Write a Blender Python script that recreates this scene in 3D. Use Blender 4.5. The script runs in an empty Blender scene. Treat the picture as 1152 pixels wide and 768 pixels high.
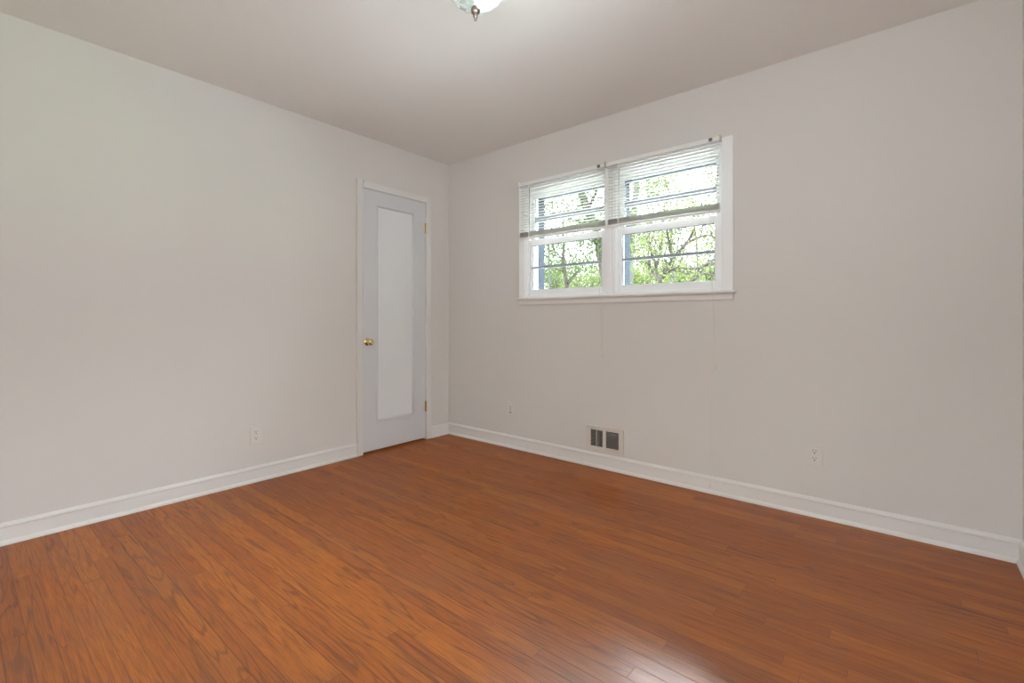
import bpy, bmesh, math, random
from math import sin, cos, atan, pi, radians
from mathutils import Vector, Matrix
sc = bpy.context.scene
COL = sc.collection

# ------------------------------------------------------------------ camera
FPX, HOR, CH = 525.6, 360.0, 1.03
YAW = atan(437.6 / 525.6)
CX, CY = 3.169, -2.904
cam_d = bpy.data.cameras.new('camera')
cam_d.sensor_width = 36.0
cam_d.lens = FPX / 1152 * 36
cam_d.shift_y = -(384 - HOR) / 1152
cam_d.clip_start = 0.02
cam_d.clip_end = 300
cam = bpy.data.objects.new('camera', cam_d)
COL.objects.link(cam)
cam.location = (CX, CY, CH)
cam.rotation_euler = (pi / 2, 0, YAW)
sc.camera = cam

def at(px, py, Y):
    """room-space point at depth plane Y seen at a given direction"""
    s = (px - 576) / FPX
    vx, vy = -sin(YAW) + s * cos(YAW), cos(YAW) + s * sin(YAW)
    t = (Y - CY) / vy
    return Vector((CX + t * vx, Y, CH + t * (HOR - py) / FPX))

# ------------------------------------------------------------------ world, lights, exposure
W = bpy.data.worlds.new('overcast_sky')
sc.world = W
W.use_nodes = True
nt = W.node_tree
nt.nodes.clear()
wo = nt.nodes.new('ShaderNodeOutputWorld')
bg = nt.nodes.new('ShaderNodeBackground')
tc = nt.nodes.new('ShaderNodeTexCoord')
nz = nt.nodes.new('ShaderNodeTexNoise')
nz.inputs['Scale'].default_value = 3.0
nz.inputs['Detail'].default_value = 4.0
rp = nt.nodes.new('ShaderNodeValToRGB')
rp.color_ramp.elements[0].position = 0.35
rp.color_ramp.elements[0].color = (0.74, 0.87, 1.0, 1)
rp.color_ramp.elements[1].position = 0.6
rp.color_ramp.elements[1].color = (0.94, 0.98, 1.0, 1)
nt.links.new(tc.outputs['Generated'], nz.inputs['Vector'])
nt.links.new(nz.outputs['Fac'], rp.inputs['Fac'])
nt.links.new(rp.outputs['Color'], bg.inputs['Color'])
# overcast sky: brighter overhead than at the horizon
spx = nt.nodes.new('ShaderNodeSeparateXYZ')
nt.links.new(tc.outputs['Generated'], spx.inputs[0])
mr = nt.nodes.new('ShaderNodeMapRange')
mr.inputs['From Min'].default_value = 0.15
mr.inputs['From Max'].default_value = 0.52
mr.inputs['To Min'].default_value = 5.5
mr.inputs['To Max'].default_value = 46.0
nt.links.new(spx.outputs[2], mr.inputs['Value'])
nt.links.new(mr.outputs[0], bg.inputs['Strength'])
nt.links.new(bg.outputs[0], wo.inputs[0])

def area_light(name, loc, rot, sx, sy, power, color):
    d = bpy.data.lights.new(name, 'AREA')
    d.shape = 'RECTANGLE'
    d.size, d.size_y = sx, sy
    d.energy = power
    d.color = color
    o = bpy.data.objects.new(name, d)
    o.location = loc
    o.rotation_euler = rot
    COL.objects.link(o)
    return o
# added fill lights at the two made-up windows beside and behind the viewer
area_light('fill_light_side', (3.80, -2.25, 1.55), (radians(128), 0, radians(90)), 1.5, 1.0, 15, (0.96, 0.97, 1.0))
area_light('fill_light_back', (2.75, -3.62, 1.55), (radians(128), 0, radians(-4)), 1.1, 1.0, 20, (1.0, 0.97, 0.95))

sc.view_settings.view_transform = 'Standard'
sc.view_settings.look = 'None'
sc.view_settings.exposure = 0.17
sc.view_settings.gamma = 1.0
sc.view_settings.use_curve_mapping = False
try:
    sc.cycles.max_bounces = 12
    sc.cycles.diffuse_bounces = 6
    sc.cycles.transparent_max_bounces = 24
except Exception:
    pass

# ------------------------------------------------------------------ materials
def mat(name, color, rough=0.5, metallic=0.0, bump=0.0, bscale=200.0, coat=0.0, var=0.0, spec=0.5):
    m = bpy.data.materials.new(name)
    m.use_nodes = True
    n = m.node_tree.nodes
    l = m.node_tree.links
    b = n['Principled BSDF']
    b.inputs['Base Color'].default_value = (*color, 1)
    b.inputs['Roughness'].default_value = rough
    b.inputs['Metallic'].default_value = metallic
    b.inputs['Coat Weight'].default_value = coat
    b.inputs['Specular IOR Level'].default_value = spec
    t = n.new('ShaderNodeTexCoord')
    if bump:
        x = n.new('ShaderNodeTexNoise')
        x.inputs['Scale'].default_value = bscale
        x.inputs['Detail'].default_value = 3
        bp = n.new('ShaderNodeBump')
        bp.inputs['Strength'].default_value = bump
        bp.inputs['Distance'].default_value = 0.001
        l.new(t.outputs['Object'], x.inputs['Vector'])
        l.new(x.outputs['Fac'], bp.inputs['Height'])
        l.new(bp.outputs[0], b.inputs['Normal'])
    y = n.new('ShaderNodeTexNoise')
    y.inputs['Scale'].default_value = 2.3
    y.inputs['Detail'].default_value = 2
    l.new(t.outputs['Object'], y.inputs['Vector'])
    mx = n.new('ShaderNodeMix')
    mx.data_type = 'RGBA'
    mx.inputs[6].default_value = (*[c * (1 - var) for c in color], 1)
    mx.inputs[7].default_value = (*[min(1, c * (1 + var)) for c in color], 1)
    l.new(y.outputs['Fac'], mx.inputs[0])
    l.new(mx.outputs[2], b.inputs['Base Color'])
    return m

M = {}
M['wall'] = mat('wall_paint', (0.68, 0.65, 0.62), 0.7, bump=0.25, bscale=260, var=0.01)
M['ceiling'] = mat('ceiling_paint', (0.80, 0.78, 0.76), 0.85, bump=0.25, bscale=200, var=0.01)
M['trim'] = mat('trim_paint', (0.765, 0.745, 0.72), 0.35, var=0.01)
M['casing'] = mat('door_casing_paint', (0.71, 0.69, 0.665), 0.45, var=0.01)
M['bloom_trim'] = mat('window_trim_paint', (0.90, 0.90, 0.895), 0.35, var=0.01)  # trim white raised, glow around the window put into the colour
M['door'] = mat('door_paint', (0.655, 0.66, 0.675), 0.4, bump=0.1, bscale=90, var=0.01)
M['door_panel'] = mat('door_panel_paint', (0.765, 0.775, 0.785), 0.3, var=0.01)
M['vinyl'] = mat('white_vinyl', (0.91, 0.92, 0.93), 0.35, var=0.005)
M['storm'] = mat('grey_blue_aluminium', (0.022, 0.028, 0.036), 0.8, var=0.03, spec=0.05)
M['bar'] = mat('light_grey_bar', (0.36, 0.40, 0.46), 0.7, var=0.03, spec=0.1)
M['gasket'] = mat('dark_gasket', (0.06, 0.07, 0.08), 0.6)
M['slat'] = mat('blind_slat_enamel', (0.82, 0.80, 0.78), 0.35)
def vinyl_slat():
    m = bpy.data.materials.new('vinyl_slat'); m.use_nodes = True
    n, l = m.node_tree.nodes, m.node_tree.links
    b = n['Principled BSDF']; b.inputs['Base Color'].default_value = (0.70, 0.665, 0.63, 1); b.inputs['Roughness'].default_value = 0.35
    t = n.new('ShaderNodeBsdfTranslucent'); t.inputs[0].default_value = (0.92, 0.90, 0.88, 1)
    x = n.new('ShaderNodeMixShader'); x.inputs[0].default_value = 0.02
    l.new(b.outputs[0], x.inputs[1]); l.new(t.outputs[0], x.inputs[2]); l.new(x.outputs[0], n['Material Output'].inputs[0])
    return m
M['vslat'] = vinyl_slat()
M['cord'] = mat('blind_cord', (0.68, 0.64, 0.59), 0.8)
M['ladder'] = mat('ladder_cord', (0.13, 0.12, 0.115), 0.8)  # dark tone includes shading along the ladder, also used on the cord lock
M['bracket'] = mat('beige_plastic', (0.72, 0.64, 0.52), 0.4)
M['plate'] = mat('outlet_plastic', (0.70, 0.665, 0.63), 0.35)
M['slot'] = mat('outlet_slot', (0.03, 0.025, 0.02), 0.7)
M['vent'] = mat('vent_enamel', (0.66, 0.60, 0.55), 0.45)
M['vent_dark'] = mat('vent_duct', (0.035, 0.03, 0.027), 0.8)
M['vent_blade'] = mat('vent_louver', (0.24, 0.21, 0.19), 0.55)
M['brass'] = mat('polished_brass', (0.84, 0.69, 0.40), 0.16, metallic=1.0)
M['bronze'] = mat('brushed_nickel_bronze', (0.30, 0.25, 0.22), 0.28, metallic=1.0)
M['closet'] = mat('closet_plaster', (0.3, 0.28, 0.26), 0.9)
M['bark'] = mat('tree_bark', (0.026, 0.021, 0.019), 0.9, spec=0.1, bump=0.8, bscale=12, var=0.25)
M['bark2'] = mat('grey_tree_bark', (0.04, 0.038, 0.038), 0.9, spec=0.1, bump=0.8, bscale=12, var=0.25)
M['grass'] = mat('lawn_grass', (0.15, 0.20, 0.09), 0.95, bump=0.6, bscale=30, var=0.3)
M['brick'] = mat('outer_wall_paint', (0.45, 0.44, 0.43), 0.9)

def leaf_mat(name, c1, c2):
    m = bpy.data.materials.new(name)
    m.use_nodes = True
    n, l = m.node_tree.nodes, m.node_tree.links
    n.clear()
    o = n.new('ShaderNodeOutputMaterial')
    t = n.new('ShaderNodeTexCoord')
    z = n.new('ShaderNodeTexNoise')
    z.inputs['Scale'].default_value = 1.6
    l.new(t.outputs['Object'], z.inputs['Vector'])
    mx = n.new('ShaderNodeMix'); mx.data_type = 'RGBA'
    mx.inputs[6].default_value = (*c1, 1)
    mx.inputs[7].default_value = (*c2, 1)
    l.new(z.outputs['Fac'], mx.inputs[0])
    d = n.new('ShaderNodeBsdfDiffuse')
    tr = n.new('ShaderNodeBsdfTranslucent')
    l.new(mx.outputs[2], d.inputs[0]); l.new(mx.outputs[2], tr.inputs[0])
    s = n.new('ShaderNodeMixShader'); s.inputs[0].default_value = 0.45
    l.new(d.outputs[0], s.inputs[1]); l.new(tr.outputs[0], s.inputs[2])
    l.new(s.outputs[0], o.inputs[0])
    return m
M['leaf_lime'] = leaf_mat('lime_spring_leaves', (0.048, 0.066, 0.019), (0.082, 0.095, 0.039))
M['leaf_green'] = leaf_mat('green_spring_leaves', (0.026, 0.042, 0.015), (0.052, 0.068, 0.028))
M['leaf_vine'] = leaf_mat('ivy_leaves', (0.02, 0.034, 0.014), (0.042, 0.058, 0.025))

def glass_mat():
    m = bpy.data.materials.new('window_glass')
    m.use_nodes = True
    n, l = m.node_tree.nodes, m.node_tree.links
    n.clear()
    o = n.new('ShaderNodeOutputMaterial')
    t = n.new('ShaderNodeBsdfTransparent'); t.inputs[0].default_value = (0.97, 0.985, 0.98, 1)
    g = n.new('ShaderNodeBsdfGlossy'); g.inputs['Roughness'].default_value = 0.0
    f = n.new('ShaderNodeFresnel'); f.inputs['IOR'].default_value = 1.45
    s = n.new('ShaderNodeMixShader')
    l.new(f.outputs[0], s.inputs[0]); l.new(t.outputs[0], s.inputs[1]); l.new(g.outputs[0], s.inputs[2])
    l.new(s.outputs[0], o.inputs[0])
    return m
M['glass'] = glass_mat()

def shade_mat():
    m = bpy.data.materials.new('fluted_lamp_glass')
    m.use_nodes = True
    n, l = m.node_tree.nodes, m.node_tree.links
    n.clear()
    o = n.new('ShaderNodeOutputMaterial')
    t = n.new('ShaderNodeBsdfTransparent'); t.inputs[0].default_value = (0.62, 0.74, 0.68, 1)
    tr = n.new('ShaderNodeBsdfTranslucent'); tr.inputs[0].default_value = (0.60, 0.70, 0.66, 1)
    g = n.new('ShaderNodeBsdfGlossy'); g.inputs['Roughness'].default_value = 0.08
    lw = n.new('ShaderNodeLayerWeight'); lw.inputs[0].default_value = 0.45
    a = n.new('ShaderNodeMixShader'); a.inputs[0].default_value = 0.30
    b = n.new('ShaderNodeMixShader')
    l.new(t.outputs[0], a.inputs[1]); l.new(tr.outputs[0], a.inputs[2])
    l.new(lw.outputs['Fresnel'], b.inputs[0])
    l.new(a.outputs[0], b.inputs[1]); l.new(g.outputs[0], b.inputs[2])
    l.new(b.outputs[0], o.inputs[0])
    return m
M['shade'] = shade_mat()

def emit_mat(name, col, s):
    m = bpy.data.materials.new(name)
    m.use_nodes = True
    n, l = m.node_tree.nodes, m.node_tree.links
    n.clear()
    o = n.new('ShaderNodeOutputMaterial')
    e = n.new('ShaderNodeEmission')
    e.inputs[0].default_value = (*col, 1)
    e.inputs[1].default_value = s
    l.new(e.outputs[0], o.inputs[0])
    return m
M['bulb'] = emit_mat('lit_bulb', (0.95, 0.98, 1.0), 58)

def floor_mat():
    m = bpy.data.materials.new('oak_strip_floor')
    m.use_nodes = True
    N, L = m.node_tree.nodes, m.node_tree.links
    b = N['Principled BSDF']
    def math_(op, a, c=None, d=None):
        x = N.new('ShaderNodeMath'); x.operation = op
        for i, v in enumerate((a, c, d)):
            if v is None: continue
            if isinstance(v, (int, float)): x.inputs[i].default_value = v
            else: L.new(v, x.inputs[i])
        return x.outputs[0]
    def comb(x, y, z=0.0):
        c = N.new('ShaderNodeCombineXYZ')
        for i, v in enumerate((x, y, z)):
            if isinstance(v, (int, float)): c.inputs[i].default_value = v
            else: L.new(v, c.inputs[i])
        return c.outputs[0]
    def white(v, dim='2D'):
        w = N.new('ShaderNodeTexWhiteNoise'); w.noise_dimensions = dim
        L.new(v, w.inputs['Vector'] if dim != '1D' else w.inputs['W'])
        return w
    def noise(v, scale, detail=3, rough=0.5, dist=0.0):
        x = N.new('ShaderNodeTexNoise'); L.new(v, x.inputs['Vector'])
        x.inputs['Scale'].default_value = scale; x.inputs['Detail'].default_value = detail
        x.inputs['Roughness'].default_value = rough; x.inputs['Distortion'].default_value = dist
        return x.outputs['Fac']
    def ramp(f, *st):
        r = N.new('ShaderNodeValToRGB')
        e = r.color_ramp.elements
        while len(e) < len(st): e.new(0.5)
        for i, (p, c) in enumerate(st):
            e[i].position = p
            e[i].color = (*c, 1) if isinstance(c, tuple) else (c, c, c, 1)
        L.new(f, r.inputs[0])
        return r.outputs[0]
    def mix(f, a, c, mode='MIX'):
        x = N.new('ShaderNodeMix'); x.data_type = 'RGBA'; x.blend_type = mode
        for s, v in ((0, f), (6, a), (7, c)):
            if isinstance(v, (int, float)): x.inputs[s].default_value = v
            elif isinstance(v, tuple): x.inputs[s].default_value = (*v, 1)
            else: L.new(v, x.inputs[s])
        return x.outputs[2]
    tcn = N.new('ShaderNodeTexCoord')
    sp = N.new('ShaderNodeSeparateXYZ'); L.new(tcn.outputs['Object'], sp.inputs[0])
    X, Y = sp.outputs[0], sp.outputs[1]
    BW = 0.0572
    yb = math_('DIVIDE', Y, BW)
    row = math_('FLOOR', yb)
    fy = math_('FRACT', yb)
    wr = white(row, '1D')
    ln = math_('MULTIPLY_ADD', wr.outputs['Value'], 0.9, 0.75)
    row7 = math_('ADD', row, 71.3)
    off = math_('MULTIPLY', white(row7, '1D').outputs['Value'], 3.7)
    xb = math_('DIVIDE', math_('ADD', math_('ADD', X, 20.0), off), ln)
    colm = math_('FLOOR', xb)
    fx = math_('MULTIPLY', math_('FRACT', xb), ln)
    idw = white(comb(row, colm), '2D')
    rnd = idw.outputs['Value']
    spc = N.new('ShaderNodeSeparateColor'); L.new(idw.outputs['Color'], spc.inputs[0])
    r2, r3 = spc.outputs[0], spc.outputs[1]
    # seams: distance to board edge, metres
    ey = math_('MULTIPLY', math_('MINIMUM', fy, math_('SUBTRACT', 1.0, fy)), BW)
    ex = math_('MINIMUM', fx, math_('SUBTRACT', ln, fx))
    gapw = math_('MULTIPLY_ADD', wr.outputs['Value'], 0.0009, 0.0006)
    sy_ = math_('SUBTRACT', 1.0, math_('MINIMUM', 1.0, math_('DIVIDE', ey, math_('MULTIPLY', gapw, 2.0))))
    sx_ = math_('SUBTRACT', 1.0, math_('MINIMUM', 1.0, math_('DIVIDE', ex, 0.0012)))
    seam = math_('MAXIMUM', math_('MULTIPLY', sy_, math_('MULTIPLY_ADD', math_('MULTIPLY', wr.outputs['Value'], wr.outputs['Value']), 0.50, 0.50)), math_('MULTIPLY', sx_, 0.8))
    # grain in board-local coordinates
    shx = math_('ADD', X, math_('MULTIPLY', r2, 37.0))
    shy = math_('ADD', Y, math_('MULTIPLY', r3, 11.0))
    fine = noise(comb(math_('MULTIPLY', shx, 9.0), math_('MULTIPLY', shy, 330.0), rnd), 1.0, 4, 0.6)
    med = noise(comb(math_('MULTIPLY', shx, 3.0), math_('MULTIPLY', shy, 60.0), rnd), 1.0, 3, 0.55, 0.4)
    field = noise(comb(math_('MULTIPLY', shx, 1.0), math_('MULTIPLY', shy, 11.0), rnd), 1.0, 2, 0.5, 0.3)
    rings = math_('SINE', math_('MULTIPLY', field, 60.0))
    ring = ramp(rings, (0.0, 0.0), (0.55, 0.0), (1.0, 1.0))
    blotch = noise(comb(X, Y, 0.0), 2.2, 3, 0.5)
    base = ramp(rnd, (0.0, (0.36, 0.083, 0.001)), (0.3, (0.41, 0.096, 0.001)), (0.7, (0.46, 0.114, 0.002)), (1.0, (0.52, 0.142, 0.004)))
    c = mix(math_('MULTIPLY', math_('MULTIPLY', ring, ramp(r3, (0.3, 0.15), (0.75, 1.0))), 0.62), base, (0.13, 0.036, 0.006))
    c = mix(math_('MULTIPLY', ramp(fine, (0.42, 0.0), (0.68, 1.0)), 0.72), c, (0.13, 0.036, 0.006))
    c = mix(math_('MULTIPLY', ramp(med, (0.45, 0.0), (0.8, 1.0)), 0.35), c, (0.52, 0.17, 0.006))
    c = mix(math_('MULTIPLY', ramp(blotch, (0.45, 0.0), (0.72, 1.0)), 0.45), c, (0.30, 0.10, 0.03))
    c = mix(math_('MULTIPLY', seam, 0.85), c, (0.045, 0.018, 0.008))
    dif = N.new('ShaderNodeBsdfDiffuse'); L.new(c, dif.inputs['Color'])
    glo = N.new('ShaderNodeBsdfGlossy')
    L.new(math_('MULTIPLY_ADD', fine, 0.04, 0.32), glo.inputs['Roughness'])
    glo2 = N.new('ShaderNodeBsdfGlossy')
    L.new(math_('MULTIPLY_ADD', fine, 0.04, 0.21), glo2.inputs['Roughness'])
    gm = N.new('ShaderNodeMixShader'); gm.inputs[0].default_value = 0.5
    L.new(glo.outputs[0], gm.inputs[1]); L.new(glo2.outputs[0], gm.inputs[2])
    ms = N.new('ShaderNodeMixShader')
    lw = N.new('ShaderNodeFresnel'); lw.inputs['IOR'].default_value = 1.18
    L.new(math_('MINIMUM', math_('MULTIPLY_ADD', lw.outputs[0], 0.10, 0.135), 0.15), ms.inputs[0])
    L.new(dif.outputs[0], ms.inputs[1]); L.new(gm.outputs[0], ms.inputs[2])
    L.new(ms.outputs[0], N['Material Output'].inputs[0])
    h = math_('ADD', math_('MULTIPLY', seam, -1.0), math_('MULTIPLY', fine, -0.12))
    h = math_('ADD', h, math_('MULTIPLY', noise(comb(math_('MULTIPLY', X, 2.0), math_('MULTIPLY', Y, 14.0), rnd), 1.0, 2), 1.2))
    bp = N.new('ShaderNodeBump')
    bp.inputs['Strength'].default_value = 0.35
    bp.inputs['Distance'].default_value = 0.0012
    L.new(h, bp.inputs['Height'])
    L.new(bp.outputs[0], dif.inputs['Normal']); L.new(bp.outputs[0], glo.inputs['Normal']); L.new(bp.outputs[0], glo2.inputs['Normal'])
    N.remove(b)
    return m
M['floor'] = floor_mat()

# ------------------------------------------------------------------ helpers
def empty(name, loc):
    o = bpy.data.objects.new(name, None)
    COL.objects.link(o)
    o.location = loc
    o.empty_display_size = 0.05
    return o

def tag(o, label=None, cat=None, group=None, kind=None):
    if label: o['label'] = label
    if cat: o['category'] = cat
    if group: o['group'] = group
    if kind: o['kind'] = kind
    return o

def wloc(p):
    v = Vector((0, 0, 0))
    while p is not None:
        v += Vector(p.location)
        p = p.parent
    return v

class MB:
    """collects shapes given in room coordinates, built as one mesh"""
    def __init__(s): s.bm = bmesh.new()
    def box(s, x0, x1, y0, y1, z0, z1):
        vs = [s.bm.verts.new((x, y, z)) for x in (x0, x1) for y in (y0, y1) for z in (z0, z1)]
        for f in ((0, 1, 3, 2), (4, 6, 7, 5), (0, 4, 5, 1), (2, 3, 7, 6), (0, 2, 6, 4), (1, 5, 7, 3)):
            s.bm.faces.new([vs[i] for i in f])
        return s
    def tube(s, pts, rad, seg=8, cap=True):
        pts = [Vector(p) for p in pts]
        if isinstance(rad, (int, float)): rad = [rad] * len(pts)
        rings = []
        ref = Vector((0.37, 0.71, 0.21)).normalized()
        for i, p in enumerate(pts):
            d = (pts[min(i + 1, len(pts) - 1)] - pts[max(i - 1, 0)])
            if d.length < 1e-9: d = Vector((0, 0, 1))
            d.normalize()
            a = d.cross(ref)
            if a.length < 1e-3: a = d.cross(Vector((1, 0, 0)))
            a.normalize(); b2 = d.cross(a)
            rings.append([s.bm.verts.new(p + (a * cos(2 * pi * k / seg) + b2 * sin(2 * pi * k / seg)) * rad[i]) for k in range(seg)])
        for r0, r1 in zip(rings, rings[1:]):
            for k in range(seg):
                s.bm.faces.new((r0[k], r0[(k + 1) % seg], r1[(k + 1) % seg], r1[k]))
        if cap:
            s.bm.faces.new(rings[0][::-1]); s.bm.faces.new(rings[-1])
        return s
    def lathe(s, prof, origin, axis=(0, 0, 1), seg=32, flute=0, famp=0.0):
        """prof: list of (radius, distance along axis)"""
        ax = Vector(axis).normalized()
        a = ax.orthogonal().normalized(); b2 = ax.cross(a)
        o = Vector(origin)
        rings = []
        for r, h in prof:
            if r < 1e-6:
                rings.append([s.bm.verts.new(o + ax * h)])
            else:
                rr = []
                for k in range(seg):
                    t = 2 * pi * k / seg
                    q = r * (1 + (famp * cos(flute * t) if flute else 0))
                    rr.append(s.bm.verts.new(o + ax * h + (a * cos(t) + b2 * sin(t)) * q))
                rings.append(rr)
        for r0, r1 in zip(rings, rings[1:]):
            for k in range(seg):
                k2 = (k + 1) % seg
                if len(r0) == 1 and len(r1) == 1: continue
                if len(r0) == 1: s.bm.faces.new((r0[0], r1[k2], r1[k]))
                elif len(r1) == 1: s.bm.faces.new((r0[k], r0[k2], r1[0]))
                else: s.bm.faces.new((r0[k], r0[k2], r1[k2], r1[k]))
        return s
    def prism(s, prof, p0, p1, u, v):
        """extrude 2-D outline (a,b)->a*u+b*v from p0 to p1"""
        u, v, p0, p1 = Vector(u), Vector(v), Vector(p0), Vector(p1)
        A = [s.bm.verts.new(p0 + u * a + v * b2) for a, b2 in prof]
        B = [s.bm.verts.new(p1 + u * a + v * b2) for a, b2 in prof]
        n = len(prof)
        for i in range(n):
            s.bm.faces.new((A[i], A[(i + 1) % n], B[(i + 1) % n], B[i]))
        s.bm.faces.new(A[::-1]); s.bm.faces.new(B)
        return s
    def build(s, name, m, parent=None, bevel=0.0, smooth=False, seg=2):
        off = wloc(parent)
        bmesh.ops.recalc_face_normals(s.bm, faces=s.bm.faces)
        if off.length > 0: bmesh.ops.translate(s.bm, verts=s.bm.verts, vec=-off)
        me = bpy.data.meshes.new(name)
        s.bm.to_mesh(me); s.bm.free()
        o = bpy.data.objects.new(name, me)
        me.materials.append(m)
        COL.objects.link(o)
        o.parent = parent
        if smooth:
            for p in me.polygons: p.use_smooth = True
        if bevel:
            b2 = o.modifiers.new('bevel', 'BEVEL')
            b2.width = bevel; b2.segments = seg; b2.limit_method = 'ANGLE'
            b2.angle_limit = radians(40)
        return o

# ------------------------------------------------------------------ room shell
RW, RB, RH = 3.565, -3.36, 2.44        # right wall x, back wall y, ceiling height
WT = 0.12
# window openings in the far wall
OPEN = ((0.893, 1.600), (1.663, 2.360))
OZ0, OZ1 = 1.205, 2.052
tag(MB().box(-0.12, RW + 0.12, RB - 0.12, 0.12, -0.05, 0.0).build('floor', M['floor']), 'glossy honey oak strip floor', 'floor', kind='structure')
tag(MB().box(-0.14, RW + 0.14, RB - 0.14, 0.14, RH, RH + 0.06).build('ceiling', M['ceiling']), 'flat off-white ceiling', 'ceiling', kind='structure')
# far (window) wall
w = MB()
w.box(-WT, OPEN[0][0], 0, WT, 0, RH)
w.box(OPEN[1][1], RW + WT, 0, WT, 0, RH)
w.box(OPEN[0][0], OPEN[1][1], 0, WT, 0, OZ0)
w.box(OPEN[0][0], OPEN[1][1], 0, WT, OZ1, RH)
w.box(OPEN[0][1], OPEN[1][0], 0, WT, OZ0, OZ1)
tag(w.build('wall_far', M['wall']), 'off-white wall with the double window', 'wall', kind='structure')
# left wall with closet door opening
DY0, DY1, DZ = -0.887, -0.268, 2.045
w = MB()
w.box(-WT, 0, RB, DY0, 0, RH)
w.box(-WT, 0, DY1, 0, 0, RH)
w.box(-WT, 0, DY0, DY1, DZ, RH)
tag(w.build('wall_left', M['wall']), 'off-white wall with the closet door', 'wall', kind='structure')
# side wall and back wall, each with an added, unseen window for a fill light
def added_window(n, axis, a0, a1, zz0, zz1, label):
    face = RW if axis == 'x' else RB
    sg = 1 if axis == 'x' else -1
    def bx(w, u0, u1, d0, d1, z0, z1):
        d0, d1 = sorted((face + sg * d0, face + sg * d1))
        if axis == 'x': w.box(d0, d1, u0, u1, z0, z1)
        else: w.box(u0, u1, d0, d1, z0, z1)
    U0, U1 = (RB, 0) if axis == 'x' else (-WT, RW + WT)
    w = MB()
    bx(w, U0, a0, 0, WT, 0, RH); bx(w, a1, U1, 0, WT, 0, RH); bx(w, a0, a1, 0, WT, 0, zz0); bx(w, a0, a1, 0, WT, zz1, RH)
    if axis == 'x': tag(w.build('wall_right', M['wall']), 'off-white wall at the right edge', 'wall', kind='structure')
    else: tag(w.build('wall_back', M['wall']), 'off-white wall behind the viewer', 'wall', kind='structure')
    c = ((face + sg * 0.06, (a0 + a1) / 2, zz0) if axis == 'x' else ((a0 + a1) / 2, face + sg * 0.06, zz0))
    e = tag(empty('window_%d' % n, c), label, 'window', kind='structure')
    w = MB()
    f = 0.05
    bx(w, a0, a0 + f, 0.03, 0.09, zz0, zz1); bx(w, a1 - f, a1, 0.03, 0.09, zz0, zz1)
    bx(w, a0 + f, a1 - f, 0.03, 0.09, zz0, zz0 + f); bx(w, a0 + f, a1 - f, 0.03, 0.09, zz1 - f, zz1)
    m = (a0 + a1) / 2
    bx(w, m - 0.02, m + 0.02, 0.03, 0.09, zz0 + f, zz1 - f)
    w.build('window_frame', M['vinyl'], e)
    w = MB(); bx(w, a0 + f, a1 - f, 0.058, 0.062, zz0 + f, zz1 - f); w.build('pane', M['glass'], e)
added_window(3, 'x', -3.0, -1.5, 0.95, 2.1, 'added unseen window in the side wall beside the viewer, for fill light')
added_window(4, 'y', 2.2, 3.3, 0.95, 2.1, 'added unseen window in the wall behind the viewer, for fill light')
# unseen slabs added outside to keep high sky out of the added windows
tag(MB().box(RW + WT + 0.02, RW + 2.3, RB - 2.2, 0.3, 2.20, 2.30).build('sky_shield_right', M['trim']), 'unseen added slab blocking high sky outside the side wall', 'sky_shield', kind='structure')
tag(MB().box(-0.3, RW + WT, RB - 2.2, RB - WT - 0.02, 2.20, 2.30).build('sky_shield_back', M['trim']), 'unseen added slab blocking high sky outside the back wall', 'sky_shield', kind='structure')
# closet niche behind the door
w = MB()
w.box(-0.70, -WT - 0.0, DY0 - 0.12, DY0 - 0.1, 0, 2.3); w.box(-0.70, -WT, DY1 + 0.1, DY1 + 0.12, 0, 2.3)
w.box(-0.72, -0.70, DY0 - 0.12, DY1 + 0.12, 0, 2.3); w.box(-0.72, -WT, DY0 - 0.12, DY1 + 0.12, 2.3, 2.32)
w.box(-0.72, -WT - 0.001, DY0 - 0.12, DY1 + 0.12, -0.05, -0.001)
tag(w.build('wall_closet', M['closet']), 'closet interior behind the door', 'wall', kind='structure')

# ------------------------------------------------------------------ baseboards
BP = [(0, 0), (0.021, 0), (0.021, 0.006), (0.019, 0.013), (0.014, 0.019), (0.0125, 0.021), (0.0125, 0.078), (0.015, 0.082), (0.0155, 0.087), (0.012, 0.093), (0.006, 0.099), (0, 0.101)]
def baseboard(name, p0, p1, u, label):
    o = MB().prism(BP, p0, p1, u, (0, 0, 1)).build(name, M['trim'])
    tag(o, label, 'baseboard', kind='structure')
baseboard('baseboard_left', (0, RB, 0), (0, DY0 - 0.054, 0), (1, 0, 0), 'white baseboard left of the closet door')
baseboard('baseboard_corner', (0, DY1 + 0.054, 0), (0, 0, 0), (1, 0, 0), 'short white baseboard between closet door and corner')
baseboard('baseboard_far', (0, 0, 0), (RW, 0, 0), (0, -1, 0), 'white baseboard under the window')
baseboard('baseboard_right', (RW, RB, 0), (RW, 0, 0), (-1, 0, 0), 'white baseboard at the right edge')

# ------------------------------------------------------------------ closet door
d1 = tag(empty('door_1', (0, (DY0 + DY1) / 2, 0)), 'narrow grey-white closet door with one tall recessed panel', 'door', kind='structure')
SX = 0.002   # face of slab
y0, y1, z0, z1 = -0.883, -0.272, 0.014, 2.040
PY0, PY1, PZ0, PZ1 = -0.757, -0.399, 0.236, 1.930
w = MB()
w.box(SX - 0.035, SX, y0, PY0, z0, z1); w.box(SX - 0.035, SX, PY1, y1, z0, z1)
w.box(SX - 0.035, SX, PY0, PY1, z0, PZ0); w.box(SX - 0.035, SX, PY0, PY1, PZ1, z1)
slab = w.build('door_slab', M['door'], d1)
MB().box(SX - 0.028, SX - 0.010, PY0, PY1, PZ0, PZ1).build('door_panel', M['door_panel'], slab)
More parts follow.
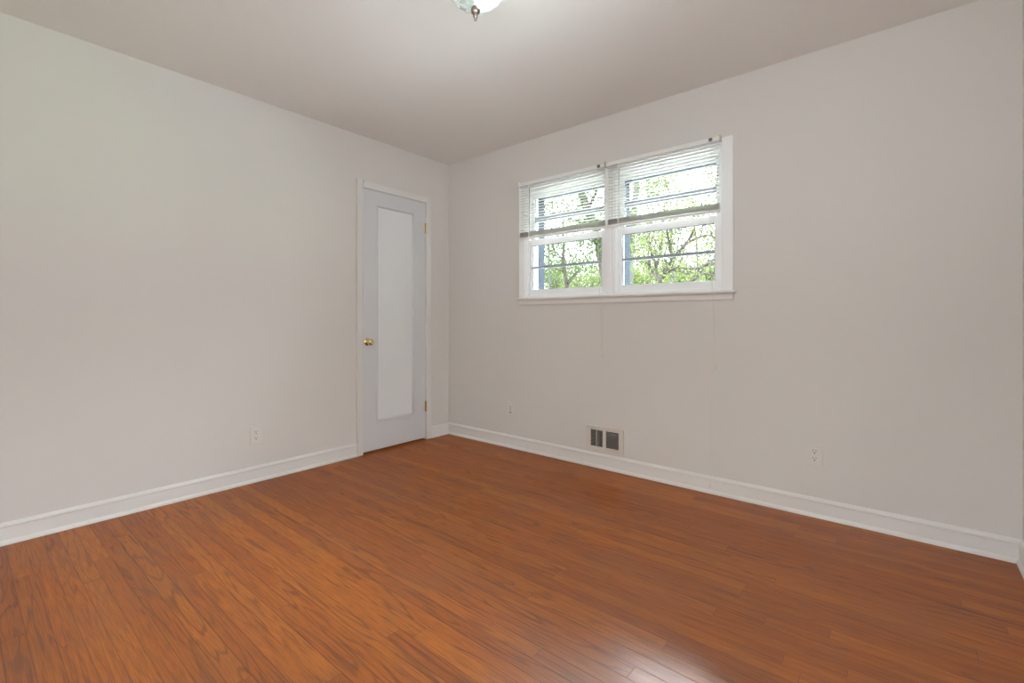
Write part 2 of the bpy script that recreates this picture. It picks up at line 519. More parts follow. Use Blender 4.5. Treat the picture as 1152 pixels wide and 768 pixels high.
# panel moulding, one bead around the recess
w = MB()
mo = [(-0.006, 0.010), (-0.006, 0.015), (-0.003, 0.018), (0.002, 0.018), (0.006, 0.013), (0.010, 0.004), (0.011, 0)]
xx = SX - 0.010
w.prism(mo, (xx, PY0, PZ0), (xx, PY0, PZ1), (0, 1, 0), (1, 0, 0))
w.prism(mo, (xx, PY1, PZ0), (xx, PY1, PZ1), (0, -1, 0), (1, 0, 0))
w.prism(mo, (xx, PY0, PZ0), (xx, PY1, PZ0), (0, 0, 1), (1, 0, 0))
w.prism(mo, (xx, PY0, PZ1), (xx, PY1, PZ1), (0, 0, -1), (1, 0, 0))
w.build('panel_moulding', M['door'], slab)
# jamb inside the opening
w = MB()
w.box(-WT, -0.001, DY0, y0 - 0.002, 0, DZ); w.box(-WT, -0.001, y1 + 0.002, DY1, 0, DZ); w.box(-WT, -0.001, DY0, DY1, z1 + 0.002, DZ)
w.build('door_jamb', M['trim'], d1)
CP = lambda wd: [(0, 0), (wd, 0), (wd, 0.016), (wd - 0.006, 0.018), (0.012, 0.014), (0.006, 0.013), (0, 0.009)]
w = MB()
cw = 0.056
w.prism(CP(cw), (0, y0 - 0.003, 0), (0, y0 - 0.003, z1 + 0.004 + cw), (0, -1, 0), (1, 0, 0))
w.prism(CP(cw), (0, y1 + 0.003, 0), (0, y1 + 0.003, z1 + 0.004 + cw), (0, 1, 0), (1, 0, 0))
w.prism(CP(cw), (0, y0 - 0.003, z1 + 0.004), (0, y1 + 0.003, z1 + 0.004), (0, 0, 1), (1, 0, 0))
w.build('door_casing', M['casing'], d1)
# knob
KY, KZ = -0.846, 0.862
kb = MB().lathe([(0.0, 0.0), (0.030, 0.0), (0.031, 0.003), (0.027, 0.007), (0.015, 0.009), (0.0105, 0.011), (0.0095, 0.024), (0.012, 0.030),
                 (0.020, 0.034), (0.0255, 0.041), (0.0270, 0.048), (0.0250, 0.056), (0.019, 0.062), (0.012, 0.0655), (0.010, 0.0645), (0.0, 0.0645)],
                (SX, KY, KZ), (1, 0, 0)).build('door_knob', M['brass'], d1, smooth=True)
tag(kb, 'round polished brass knob')
for hz in (0.284, 1.823):
    w = MB()
    for k in range(5):
        w.tube([(0.008, y1 + 0.003, hz - 0.044 + k * 0.0178), (0.008, y1 + 0.003, hz - 0.044 + k * 0.0178 + 0.0168)], 0.0062, 12)
    w.lathe([(0, 0), (0.004, 0.001), (0.005, 0.004), (0.0, 0.009)], (0.008, y1 + 0.003, hz + 0.045), seg=10)
    w.box(0.0, 0.0035, y1 - 0.008, y1 + 0.013, hz - 0.044, hz + 0.044)
    tag(w.build('hinge', M['brass'], d1), 'brass hinge')

# ------------------------------------------------------------------ windows
def window(idx, x0, x1, label):
    cx = (x0 + x1) / 2
    e = tag(empty('window_%d' % idx, (cx, 0.05, OZ0)), label, 'window', kind='structure')
    # outer frame that lines the opening
    fw = 0.012
    w = MB()
    w.box(x0, x0 + fw, -0.004, 0.115, OZ0, OZ1); w.box(x1 - fw, x1, -0.004, 0.115, OZ0, OZ1)
    w.box(x0 + fw, x1 - fw, -0.004, 0.115, OZ1 - 0.016, OZ1); w.box(x0 + fw, x1 - fw, -0.004, 0.125, OZ0, OZ0 + 0.018)
    w.box(x0 + fw, x0 + (0.037 if idx == 1 else 0.018), 0.084, 0.115, OZ0 + 0.018, OZ1 - 0.016)
    # sash stops
    w.box(x0 + fw, x0 + fw + 0.008, 0.004, 0.018, OZ0 + 0.018, OZ1 - 0.016); w.box(x1 - fw - 0.008, x1 - fw, 0.004, 0.018, OZ0 + 0.018, OZ1 - 0.016)
    w.build('window_frame', M['vinyl'], e, bevel=0.0015)
    gx0, gx1 = x0 + 0.045, x1 - 0.048
    for (ya, yb, za, zb, ga, gb, mz, mh, nm) in (
            (0.022, 0.048, OZ0 + 0.018, 1.655, 1.268, 1.612, 1.432, 0.019, 'lower'),
            (0.054, 0.080, 1.632, OZ1 - 0.016, 1.668, 1.992, 1.806, 0.042, 'upper')):
        w = MB()
        w.box(x0 + fw, gx0, ya, yb, za, zb); w.box(gx1, x1 - fw, ya, yb, za, zb)
        w.box(gx0, gx1, ya, yb, za, ga); w.box(gx0, gx1, ya, yb, gb, zb)
        s = w.build('sash', M['vinyl'], e, bevel=0.002)
        ym = (ya + yb) / 2
        MB().box(gx0 - 0.003, gx1 + 0.003, ym - 0.002, ym + 0.002, ga - 0.003, gb + 0.003).build('pane', M['glass'], s)
        MB().box(gx0, gx1, ym - 0.008, ym + 0.008, mz, mz + mh).build('muntin', M['bar'], s, bevel=0.001)
        w = MB()
        t = 0.0035
        w.box(gx0, gx1, ym - 0.006, ym + 0.006, gb - t, gb); w.box(gx1 - t * 0.7, gx1, ym - 0.006, ym + 0.006, ga, gb - t)
        w.box(gx0, gx1, ym - 0.006, ym + 0.006, ga, ga + t * 0.5); w.box(gx0, gx0 + t * 0.5, ym - 0.006, ym + 0.006, ga, gb - t)
        w.build('gasket', M['gasket'], s)
        if nm == 'lower':
            w = MB().box(cx - 0.03, cx + 0.03, 0.026, 0.046, 1.655, 1.662)
            w.lathe([(0, 0), (0.010, 0), (0.010, 0.006), (0.006, 0.009), (0, 0.010)], (cx, 0.036, 1.662), seg=16)
            w.build('sash_lock', M['vinyl'], s)
    # storm window frame outside
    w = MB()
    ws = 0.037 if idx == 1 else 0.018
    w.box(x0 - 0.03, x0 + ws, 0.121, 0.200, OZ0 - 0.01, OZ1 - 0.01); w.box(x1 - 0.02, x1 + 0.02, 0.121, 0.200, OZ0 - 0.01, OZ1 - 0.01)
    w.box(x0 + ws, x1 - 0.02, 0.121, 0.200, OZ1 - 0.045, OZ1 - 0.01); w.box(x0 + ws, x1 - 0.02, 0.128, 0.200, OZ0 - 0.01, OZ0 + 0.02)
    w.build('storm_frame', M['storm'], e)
    return e
window(1, *OPEN[0], 'left half of the white double-hung window')
window(2, *OPEN[1], 'right half of the white double-hung window')

# casing around both, stool and apron
t1 = tag(empty('trim_1', (1.63, 0, OZ0)), 'white casing, stool and apron around the double window', 'trim', kind='structure')
X0, X1 = OPEN[0][0], OPEN[1][1]
w = MB()
cz = 2.099
w.prism(CP(0.056), (X0, 0, OZ0), (X0, 0, cz), (-1, 0, 0), (0, -1, 0))
w.prism(CP(0.064), (X1, 0, OZ0), (X1, 0, cz), (1, 0, 0), (0, -1, 0))
w.prism(CP(0.047), (X0, 0, OZ1), (X1, 0, OZ1), (0, 0, 1), (0, -1, 0))
w.build('window_casing', M['bloom_trim'], t1)
w = MB()
w.box(OPEN[0][1], OPEN[1][0], -0.014, 0.0, OZ0, OZ1)
w.box(OPEN[0][1] + 0.012, OPEN[1][0] - 0.022, -0.020, -0.014, OZ0, OZ1)
w.build('mullion', M['bloom_trim'], t1, bevel=0.002)
MB().box(X0 - 0.072, X1 + 0.082, -0.042, 0.02, OZ0 - 0.018, OZ0).build('window_stool', M['trim'], t1, bevel=0.006, seg=3)
w = MB()
w.prism([(0, 0), (0.012, 0), (0.015, 0.006), (0.014, 0.030), (0.018, 0.038), (0, 0.038)], (X0 - 0.054, 0, OZ0 - 0.056), (X1 + 0.064, 0, OZ0 - 0.056), (0, -1, 0), (0, 0, 1))
w.build('window_apron', M['trim'], t1)

# ------------------------------------------------------------------ mini blinds
def smoothpts(pts, n=6):
    out = []
    P = [Vector(p) for p in pts]
    for i in range(len(P) - 1):
        a, b2, c, d = P[max(i - 1, 0)], P[i], P[i + 1], P[min(i + 2, len(P) - 1)]
        for k in range(n):
            t = k / n
            out.append(0.5 * ((2 * b2) + (c - a) * t + (2 * a - 5 * b2 + 4 * c - d) * t * t + (3 * b2 - a - 3 * c + d) * t ** 3))
    out.append(P[-1])
    return out

def slat_profile(tilt=0.0, wd=0.025, th=0.0006, crown=0.0022):
    n = 6
    top, bot = [], []
    for i in range(n + 1):
        a = -wd / 2 + wd * i / n
        h = crown * (1 - (2 * a / wd) ** 2)
        for lst, dh in ((top, th), (bot, 0)):
            lst.append((a * cos(tilt) - (h + dh) * sin(tilt), a * sin(tilt) + (h + dh) * cos(tilt)))
    return top + bot[::-1]

def blind(x0, x1, label, lift_pts, wand_x, ztop=2.096, zbot=1.657, zst=1.712, bracket_left=False):
    yb = -0.050
    r = tag(empty('window_blind', ((x0 + x1) / 2, yb, zbot)), label, 'blind', group='mini blinds on the double window')
    # headrail: open U channel
    w = MB()
    u = [(-0.0125, 0), (0.0125, 0), (0.0125, 0.024), (0.0105, 0.025), (0.0105, 0.002), (-0.0105, 0.002), (-0.0105, 0.025), (-0.0125, 0.024)]
    w.prism(u, (x0 - 0.003, yb, ztop - 0.025), (x1 + 0.003, yb, ztop - 0.025), (0, 1, 0), (0, 0, 1))
    w.build('headrail', M['slat'], r)
    zs = []
    z = ztop - 0.040
    pitch = 0.0205
    while z > zst + 0.010:
        zs.append((z, 0.0022)); z -= pitch
    z = zst - 0.003
    while z > zbot + 0.016:
        zs.append((z, 0.0016)); z -= 0.0026
    src = None
    for (z, cr) in zs:
        if src is None or src[1] != cr:
            o = MB().prism(slat_profile(0.03 if cr > 0.002 else 0.0, crown=cr), (x0, yb, z), (x1, yb, z), (0, 1, 0), (0, 0, 1)).build('slat', M['vslat'], r)
            src = (o, cr, z)
        else:
            o = src[0].copy(); COL.objects.link(o); o.parent = r
            o.location.z = z - src[2]
    MB().box(x0 - 0.002, x1 + 0.002, yb - 0.0135, yb + 0.0135, zbot, zbot + 0.013).build('bottom_rail', M['slat'], r, bevel=0.003)
    # ladder cords front and back, with rungs
    for lx in (wand_x - 0.004, (x0 + x1) / 2, x1 - 0.085):
        w = MB()
        if lx < x0 + 0.15:
            w.tube([(lx, yb - 0.0075, ztop - 0.05), (lx, yb - 0.0075, zst)], 0.0026, 6)  # dark ladder line, slat and wand shading put into its colour
            w.build('shaded_ladder', M['ladder'], r); w = MB()
        w.tube([(lx, yb - 0.0135, ztop - 0.02), (lx, yb - 0.0140, zbot + 0.01)], 0.0006, 6)
        w.tube([(lx, yb + 0.0135, ztop - 0.02), (lx, yb + 0.0140, zbot + 0.01)], 0.0006, 6)
        w.build('ladder_cord', M['cord'], r)
    # tilt wand
    w = MB()
    w.tube([(wand_x, yb - 0.022, ztop - 0.030), (wand_x, yb - 0.024, 1.365)], 0.0032, 6)
    w.tube([(wand_x, yb - 0.012, ztop - 0.014), (wand_x, yb - 0.022, ztop - 0.016), (wand_x, yb - 0.022, ztop - 0.032)], 0.0014, 6)
    wd = w.build('tilt_wand', M['slat'], r)
    # mounting brackets
    for bx in (x0 - 0.004, x1 + 0.004):
        sgn = 1 if bx > x0 + 0.1 else -1
        w = MB()
        w.box(min(bx, bx + sgn * 0.003), max(bx, bx + sgn * 0.003), yb - 0.015, -0.0185, ztop - 0.026, ztop + 0.010)
        if sgn > 0: w.box(bx - 0.045, bx, yb - 0.012, -0.017, ztop + 0.001, ztop + 0.010)
        w.build('mounting_bracket', M['bracket'] if sgn > 0 else M['slat'], r, bevel=0.001)
    # cord lock
    cl = Vector(lift_pts[0][0])
    MB().box(cl.x - 0.010, cl.x + 0.010, yb - 0.021, yb - 0.013, ztop - 0.022, ztop - 0.004).build('cord_lock', M['ladder'], r, bevel=0.001)
    for pts in lift_pts:
        c = MB().tube(smoothpts(pts), 0.0008, 6).build('lift_cord', M['cord'], r)
        e = Vector(pts[-1])
        MB().lathe([(0.0, 0.0), (0.0025, -0.001), (0.003, -0.010), (0.0045, -0.020), (0.0, -0.021)], e, seg=12).build('tassel', M['cord'], c, smooth=True)
    return r

LA = blind(0.876, 1.614, 'left white mini blind, half raised on the narrower left window, cord ending above the vent',
      [[(1.577, -0.070, 2.068), (1.575, -0.071, 1.6), (1.576, -0.066, 1.21), (1.583, -0.045, 1.05), (1.580, -0.030, 0.86)],
       [(1.583, -0.070, 2.068), (1.581, -0.071, 1.6), (1.586, -0.066, 1.21), (1.592, -0.045, 1.05), (1.593, -0.030, 0.79)]], 0.978)
RA = blind(1.640, 2.356, 'right white mini blind, half raised beside the mullion, its cord hanging down to the baseboard',
      [[(2.314, -0.070, 2.070), (2.312, -0.071, 1.6), (2.322, -0.066, 1.21), (2.334, -0.045, 1.0), (2.332, -0.032, 0.76)],
       [(2.320, -0.070, 2.070), (2.319, -0.071, 1.6), (2.326, -0.066, 1.21), (2.322, -0.045, 0.9), (2.304, -0.030, 0.5), (2.302, -0.030, 0.065)]], 1.728)

# ------------------------------------------------------------------ floor vent register
v = tag(empty('vent_register', (1.59, 0, 0.203)), 'cream metal wall register with two louvered openings above the baseboard under the window', 'vent')
vx0, vx1, vz0, vz1 = 1.447, 1.733, 0.121, 0.287
o1 = (1.482, 1.578); o2 = (1.602, 1.699); oz = (0.147, 0.262)
w = MB()
yf = -0.010
for a, b2 in ((vx0, o1[0]), (o1[1], o2[0]), (o2[1], vx1)): w.box(a, b2, yf, -0.001, oz[0], oz[1])
w.box(vx0, vx1, yf, -0.001, vz0, oz[0]); w.box(vx0, vx1, yf, -0.001, oz[1], vz1)
w.build('frame', M['vent'], v)
w = MB()
w.prism([(0, 0), (0.005, -0.0), (0.004, 0.006), (0, 0.010)], (vx0, 0, vz1 - 0.004), (vx1, 0, vz1 - 0.004), (0, 0, 1), (0, -1, 0))
w.prism([(0, 0), (0.005, -0.0), (0.004, 0.006), (0, 0.010)], (vx0, 0, vz0 + 0.004), (vx1, 0, vz0 + 0.004), (0, 0, -1), (0, -1, 0))
w.prism([(0, 0), (0.005, -0.0), (0.004, 0.006), (0, 0.010)], (vx0 + 0.004, 0, vz0), (vx0 + 0.004, 0, vz1), (-1, 0, 0), (0, -1, 0))
w.prism([(0, 0), (0.005, -0.0), (0.004, 0.006), (0, 0.010)], (vx1 - 0.004, 0, vz0), (vx1 - 0.004, 0, vz1), (1, 0, 0), (0, -1, 0))
w.build('rolled_edge', M['vent'], v)
for oo in (o1, o2):
    MB().box(oo[0], oo[1], -0.0025, -0.0012, oz[0], oz[1]).build('duct_backing', M['vent_dark'], v)
n = 14
for k in range(n):
    zz = oz[0] + 0.004 + (oz[1] - oz[0] - 0.006) * k / (n - 1)
    MB().prism([(0, 0), (0.006, 0.0035), (0.0065, 0.003), (0.0005, -0.0005)], (o1[0], -0.003, zz), (o1[1], -0.003, zz), (0, -1, 0), (0, 0, -1)).build('louver', M['vent_blade'], v)
n = 14
for k in range(n):
    zz = oz[0] + 0.004 + (oz[1] - oz[0] - 0.016) * k / (n - 1)
    MB().prism([(0, 0), (0.006, 0.0035), (0.0065, 0.003), (0.0005, -0.0005)], (o2[0], -0.003, zz + 0.006), (o2[1], -0.003, zz + 0.002), (0, -1, 0), (0, 0, -1)).build('louver', M['vent_blade'], v)
for k in range(3):
    xk = o1[0] + (o1[1] - o1[0]) * (k + 1) / 4
    MB().box(xk - (0.0025 if k == 1 else 0.0008), xk + (0.0025 if k == 1 else 0.0008), -0.0103, -0.0092, oz[0], oz[1]).build('divider_bar', M['vent'] if k == 1 else M['vent_blade'], v)
MB().box(1.516, 1.530, -0.019, -0.004, 0.108, 0.117).build('damper_lever', M['bracket'], v, bevel=0.001)

# ------------------------------------------------------------------ wall outlets
def outlet(loc, axis, label, phone=False):
    """axis 'y': on the far wall facing -y; axis 'x': on the left wall facing +x"""
    e = tag(empty('wall_outlet', loc), label, 'outlet')
    if axis == 'y': U, V = Vector((1, 0, 0)), Vector((0, -1, 0))
    else: U, V = Vector((0, 1, 0)), Vector((1, 0, 0))
    Z = Vector((0, 0, 1)); P = Vector(loc)
    def blk(w, u0, u1, z0, z1, d0, d1):
        w.prism([(u0, z0), (u1, z0), (u1, z1), (u0, z1)], P + V * d0, P + V * d1, U, Z)
    w = MB(); blk(w, -0.0355, 0.0355, -0.058, 0.058, 0.0002, 0.006)
    w.build('cover_plate', M['plate'], e, bevel=0.0035, seg=3)
    if phone:
        w = MB(); blk(w, -0.017, 0.017, -0.033, 0.033, 0.006, 0.0085)
        w.build('insert', M['plate'], e, bevel=0.001)
        w = MB(); blk(w, -0.0015, 0.0015, -0.014, 0.024, 0.0085, 0.0089)
        blk(w, -0.011, 0.011, -0.031, -0.025, 0.0085, 0.0089)
        w.build('slot', M['slot'], e)
    else:
        for sz in (-0.0195, 0.0195):
            w = MB()
            prof = []
            for k in range(24):
                t = 2 * pi * k / 24
                prof.append((max(-0.0165, min(0.0165, 0.0175 * cos(t))), sz + max(-0.0142, min(0.0142, 0.0175 * sin(t)))))
            w.prism(prof, P + V * 0.006, P + V * 0.0078, U, Z)
            rc = w.build('receptacle', M['plate'], e)
            w = MB()
            blk(w, -0.0078, -0.0052, sz + 0.0005, sz + 0.0085, 0.0078, 0.0082)
            blk(w, 0.0052, 0.0078, sz + 0.0012, sz + 0.0078, 0.0078, 0.0082)
            w.prism([(0.0032 * cos(2 * pi * k / 12), sz - 0.0075 + 0.0032 * sin(2 * pi * k / 12)) for k in range(12)], P + V * 0.0078, P + V * 0.0082, U, Z)
            w.build('slot', M['slot'], rc)
        w = MB(); w.prism([(0.0028 * cos(2 * pi * k / 12), 0.0028 * sin(2 * pi * k / 12)) for k in range(12)], P + V * 0.006, P + V * 0.0074, U, Z)
        w.build('screw', M['vent'], e)
    return e
outlet((0, -1.658, 0.297), 'x', 'white duplex outlet on the left wall, left of the closet door')
outlet((2.821, 0, 0.323), 'y', 'white duplex outlet on the window wall, right of the vent')
outlet((0.741, 0, 0.313), 'y', 'small off-white wall jack plate on the window wall between corner and vent', phone=True)

# ------------------------------------------------------------------ ceiling light
LX, LY = 1.84, -1.54
cl = tag(empty('ceiling_light', (LX, LY, RH)), 'lit flush ceiling light with fluted glass bowl and bronze finial', 'light')
MB().lathe([(0, 0), (0.112, 0), (0.115, -0.006), (0.112, -0.020), (0.10, -0.029), (0.0, -0.029)], (LX, LY, RH), seg=48).build('canopy', M['bronze'], cl, smooth=True)
prof = []
for k in range(15):
    t = k / 14 * (pi / 2)
    prof.append((0.117 * cos(t) if k < 14 else 0.006, -0.048 - 0.092 * sin(t)))
MB().lathe([(0.121, -0.030), (0.122, -0.038)] + prof, (LX, LY, RH), seg=144, flute=18, famp=0.035).build('glass_bowl', M['shade'], cl, smooth=True)
MB().tube([(LX, LY, RH - 0.03), (LX, LY, RH - 0.15)], 0.004, 8).build('center_rod', M['bronze'], cl)
MB().lathe([(0.0, -0.136), (0.014, -0.138), (0.0175, -0.144), (0.0190, -0.153), (0.016, -0.163), (0.011, -0.169), (0.0065, -0.172), (0.009, -0.176), (0.0095, -0.180), (0.005, -0.184), (0.004, -0.187), (0.006, -0.191), (0.0, -0.197)],
           (LX, LY, RH), seg=24).build('finial', M['bronze'], cl, smooth=True)
for (dx, dy) in ((0.052, 0.043), (-0.052, -0.043)):
    on = dx > 0
    bz = RH - 0.072
    s = MB().tube([(LX + dx * 0.35, LY + dy * 0.35, bz + 0.012), (LX + dx * 0.62, LY + dy * 0.62, bz + 0.006)], 0.014, 16).build('lamp_socket', M['plate'], cl)
    MB().lathe([(0.0, -0.028), (0.012, -0.025), (0.021, -0.018), (0.027, -0.006), (0.028, 0.004), (0.023, 0.015), (0.014, 0.022), (0.0, 0.024)], (LX + dx * 1.0, LY + dy * 1.0, bz), seg=24).build('light_bulb', M['bulb'] if on else M['plate'], cl, smooth=True)

# ------------------------------------------------------------------ outdoors
M['bounce_slab'] = mat('pale_bounce_slab', (0.42, 0.42, 0.42), 0.9, bump=0.4, bscale=40, var=0.06)  # unseen pale slab, added to bounce sky light up to the ceiling
tag(MB().box(-6, 9, 0.6, 6.5, -0.80, -0.77).build('bounce_slab', M['bounce_slab'], bevel=0.01), 'unseen pale slab added outside the window to bounce light in', 'bounce_slab', kind='structure')
tag(MB().box(-45, 30, 0.6, 60, -0.9, -0.8).build('ground', M['grass']), 'lawn outside the window', 'ground', kind='structure')

def leaves(name, m, parent, spots, n, spread, size, seed):
    rnd = random.Random(seed)
    bm = bmesh.new()
    off = wloc(parent)
    for i in range(n):
        p = Vector(rnd.choice(spots)) + Vector((rnd.gauss(0, spread), rnd.gauss(0, spread), rnd.gauss(0, spread * 0.8))) - off
        a = Vector((rnd.gauss(0, 1), rnd.gauss(0, 1), rnd.gauss(0, 1))).normalized()
        b2 = a.orthogonal().normalized()
        c = a.cross(b2)
        t = rnd.uniform(0, 2 * pi)
        u = b2 * cos(t) + c * sin(t); v2 = a.cross(u)
        s = size * rnd.uniform(0.6, 1.3)
        vs = [bm.verts.new(p + u * s * q + v2 * s * r2) for q, r2 in ((-1, 0), (-0.2, 0.5), (1, 0), (-0.2, -0.5))]
        bm.faces.new(vs)
    me = bpy.data.meshes.new(name)
    bm.to_mesh(me); bm.free()
    me.materials.append(m)
    o = bpy.data.objects.new(name, me)
    COL.objects.link(o); o.parent = parent
    return o

def grow(w, rnd, p, d, length, r, depth, tips, up=0.15, wob=0.18):
    n = 6
    pts = [p.copy()]; rr = [r]
    q = p.copy(); dd = d.normalized()
    for i in range(n):
        dd = (dd + Vector((rnd.gauss(0, wob), rnd.gauss(0, wob), rnd.gauss(0, wob) + up * 0.3))).normalized()
        q = q + dd * length / n
        pts.append(q.copy()); rr.append(r * (1 - 0.62 * (i + 1) / n))
        if depth > 0 and i >= 1 and rnd.random() < 0.75:
            side = Vector((rnd.gauss(0, 1), rnd.gauss(0, 1), rnd.gauss(0.3, 0.5))).normalized()
            grow(w, rnd, q, (dd * 0.7 + side * 0.8), length * rnd.uniform(0.4, 0.65), rr[-1] * 0.55, depth - 1, tips, up, wob)
        if depth <= 1: tips.append(tuple(q))
    w.tube(pts, rr, 6 if r < 0.05 else 10)

def tree(name, label, x, y, height, r, seed, bark='bark', leaf='leaf_green', nl=3500, size=0.05, spread=0.3, lean=(0, 0), depth=3, guide=None, group='trees outside the window', start=0.25):
    rnd = random.Random(seed)
    e = tag(empty(name, (x, y, -0.8)), label, 'tree', group=group)
    w = MB(); tips = []
    n = 12
    p = Vector((x, y, -0.85)); pts = [p.copy()]; rr = [r * 1.25]
    for i in range(n):
        p = p + Vector((lean[0] * height / n + rnd.gauss(0, 0.03 * height / n * 3), lean[1] * height / n + rnd.gauss(0, 0.03 * height / n * 3), height / n))
        pts.append(p.copy()); rr.append(r * (1 - 0.8 * (i + 1) / n))
        if (i + 1) / n >= start:
            for q in range(2 if rnd.random() < 0.7 else 1):
                a = rnd.uniform(0, 2 * pi)
                grow(w, rnd, p, Vector((cos(a), sin(a), rnd.uniform(0.2, 1.0))), height * rnd.uniform(0.16, 0.30) * (1.25 - 0.7 * i / n), rr[-1] * 0.45, depth - 1, tips)
    w.tube(pts, rr, 14)
    w.build('trunk', M[bark], e, smooth=True)
    if nl: leaves('foliage', M[leaf], e, tips or [tuple(p)], nl, spread, size, seed + 1)
    return e

# forked tree filling the right window
def guided_tree(name, label, base, limbs, seed, bark, leaf, nl, size, spread, twigs=True, zmin=0):
    rnd = random.Random(seed)
    e = tag(empty(name, base), label, 'tree', group='trees outside the window')
    w = MB(); tips = []
    for pts, r0, r1 in limbs:
        P = smoothpts(pts, 5)
        w.tube(P, [r0 + (r1 - r0) * i / (len(P) - 1) for i in range(len(P))], 10)
        if twigs:
            for i in range(4, len(P), 2):
                if P[i].z < zmin: continue
                d = P[i] - P[i - 1]
                side = Vector((rnd.gauss(0, 1), rnd.gauss(0, 1), rnd.gauss(0.3, 0.6))).normalized()
                grow(w, rnd, P[i], d.normalized() * 0.5 + side * 0.8, rnd.uniform(0.5, 1.1), 0.016, 1, tips, 0.1, 0.25)
    w.build('trunk', M[bark], e, smooth=True)
    if nl: leaves('foliage', M[leaf], e, tips, nl, spread, size, seed + 1)
    return e

def zp(zx, zy, Y):   # view of the right sash -> point outdoors
    return at(696 + zx * 0.1107, 240 + zy * 0.1107, Y)
B0 = zp(415, 712, 9.0)
root = Vector((B0.x - 0.1, 9.0, -0.8))
guided_tree('forked_tree', 'dark bare-limbed tree forking low behind the right window', root, [
    ([root, B0 - Vector((0.03, 0, 0.6)), B0, zp(470, 610, 9.0), zp(550, 460, 9.1), zp(690, 300, 9.2), zp(775, 130, 9.3), zp(850, -120, 9.4)], 0.085, 0.022),
    ([zp(690, 300, 9.2), zp(780, 258, 9.0), zp(890, 222, 8.8), zp(990, 245, 8.6)], 0.04, 0.015),
    ([zp(470, 625, 9.0), zp(520, 580, 8.9), zp(600, 553, 8.7), zp(820, 560, 8.5), zp(900, 510, 8.4), zp(1000, 500, 8.3)], 0.045, 0.018),
    ([B0, zp(385, 640, 9.2), zp(350, 600, 9.3), zp(300, 530, 9.4), zp(285, 490, 9.5)], 0.05, 0.02),
    ([B0, zp(398, 640, 9.3), zp(385, 540, 9.6), zp(425, 410, 9.8), zp(450, 180, 10.0), zp(470, -150, 10.1)], 0.05, 0.025),
    ([zp(550, 455, 9.1), zp(525, 370, 9.0), zp(505, 260, 8.9), zp(488, 170, 8.8), zp(440, 0, 8.7)], 0.045, 0.02),
    ([zp(385, 560, 9.6), zp(350, 430, 9.4), zp(305, 330, 9.3), zp(270, 200, 9.2)], 0.04, 0.015),
    ([zp(720, 700, 8.6), zp(800, 650, 8.5), zp(880, 610, 8.4), zp(1000, 640, 8.3)], 0.03, 0.015),
    ], 11, 'bark', 'leaf_lime', 2600, 0.045, 0.28, zmin=1.5)
# double trunk at the left edge of the right window
T0 = zp(105, 700, 12.0); T1 = zp(130, 240, 12.0)
tr = Vector((T0.x, 12, -0.8))
guided_tree('twin_trunk_tree', 'thick grey twin-stemmed tree at the left edge of the right window', tr, [
    ([tr, T0, zp(110, 480, 12), T1, zp(165, -100, 12.0), zp(190, -400, 12.1)], 0.17, 0.10),
    ([zp(95, 650, 12.1), zp(70, 450, 12.2), zp(90, 250, 12.2), zp(60, -100, 12.3), zp(30, -400, 12.4)], 0.12, 0.07),
    ([zp(130, 250, 12), zp(170, 248, 11.7), zp(240, 240, 11.4)], 0.03, 0.012),
    ], 23, 'bark2', 'leaf_green', 1500, 0.05, 0.25, zmin=3.0)
def zl(zx, zy, Y):   # view of the left upper sash
    return at(596 + zx * 0.0847, 205 + zy * 0.0847, Y)
L0 = at(683, 322, 11)
lr = Vector((L0.x + 0.3, 11, -0.8))
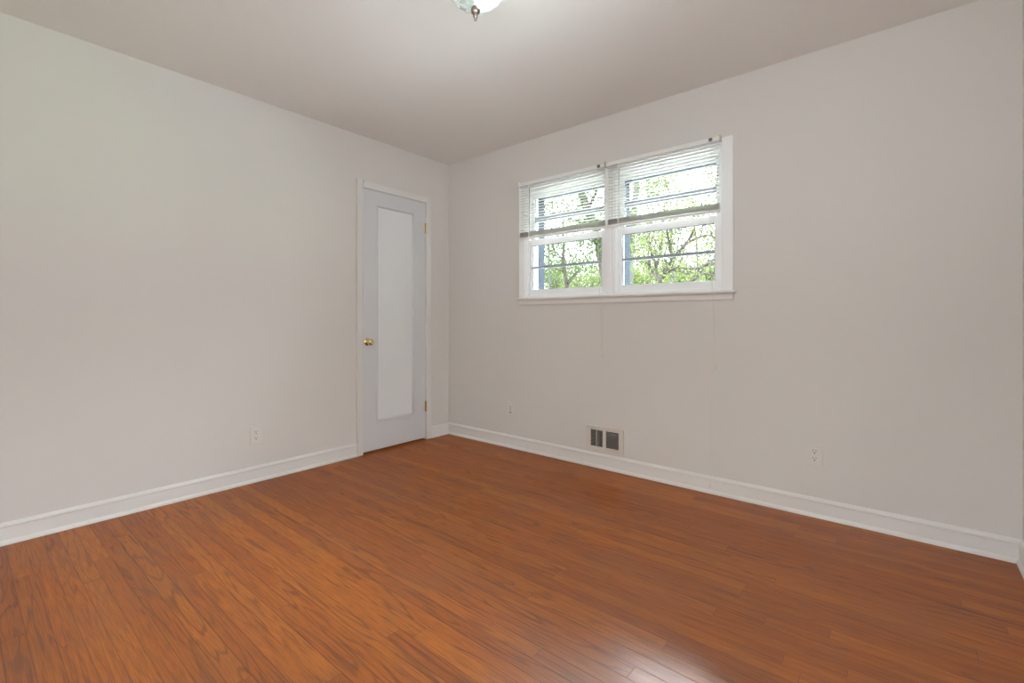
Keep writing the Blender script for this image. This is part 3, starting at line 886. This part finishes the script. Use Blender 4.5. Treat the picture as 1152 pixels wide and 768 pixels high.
guided_tree('leaning_tree', 'dark leaning tree wrapped in green vines behind the left window', lr, [
    ([lr, L0, at(677, 290, 11), at(672, 262, 11), zl(770, 380, 11), zl(720, 230, 11), zl(670, 110, 11), zl(620, 30, 11)], 0.20, 0.12),
    ([zl(770, 380, 11), zl(850, 200, 10.8), zl(930, 30, 10.6)], 0.07, 0.04),
    ([at(677, 290, 11), at(675, 278, 10.8), at(668, 272, 10.6), at(655, 268, 10.5)], 0.04, 0.02),
    ], 37, 'bark', 'leaf_vine', 2600, 0.06, 0.30, zmin=2.5)
# thin trees
for nm, lb, px, Y, h, r, sd, lf, nl in (
        ('slender_tree', 'slender straight tree nearest the left edge of the left window', 621, 16, 7.4, 0.10, 5, 'leaf_green', 2200),
        ('slender_tree', 'thicker vine-green straight tree in the middle of the left window', 636, 14, 6.8, 0.14, 7, 'leaf_green', 2400),
        ('slender_tree', 'thin pale tree between the straight trunk and the leaning tree', 648, 18, 7.4, 0.07, 9, 'leaf_lime', 2500),
        ('slender_tree', 'leafy lime-green tree directly behind the fork of the right window', 762, 14.5, 7.6, 0.07, 19, 'leaf_lime', 3500),
        ('slender_tree', 'thin tree standing behind the right window, right of the fork', 786, 17, 9, 0.08, 13, 'leaf_lime', 3800),
        ('slender_tree', 'thin tall tree between the twin trunks and the fork', 730, 18, 9, 0.08, 15, 'leaf_lime', 3500)):
    p = at(px, 300, Y)
    tree(nm, lb, p.x, Y, h, r, sd, 'bark2' if r < 0.12 else 'bark', lf, nl, 0.065, 0.30, depth=3, start=0.35)
# bushy understory
for k, (px, Y, h, lf, lb) in enumerate((
        (596, 20, 5.6, 'leaf_green', 'low bushy tree at the far left of the left window'),
        (625, 23, 5.8, 'leaf_lime', 'low bushy tree behind the slender trunks of the left window'),
        (652, 21, 5.2, 'leaf_lime', 'bright low bushy tree right of centre in the left window'),
        (680, 24, 5.8, 'leaf_green', 'low bushy tree behind the leaning tree'),
        (712, 20, 4.6, 'leaf_lime', 'low bushy tree behind the twin trunks'),
        (738, 23, 5.2, 'leaf_lime', 'bright low bushy tree behind the fork'),
        (768, 20, 4.6, 'leaf_lime', 'bright low bushy tree right of the fork'),
        (798, 22, 5.0, 'leaf_green', 'low bushy tree at the right edge of the right window'),
        (830, 20, 4.6, 'leaf_green', 'low bushy tree beyond the right edge of the right window'))):
    p = at(px, 300, Y)
    tree('bushy_tree', lb, p.x, Y, h * 0.8, 0.07, 100 + k, 'bark2', lf, 6500, 0.085, 0.42, depth=3, start=0.15, group='bushy trees outside the window')
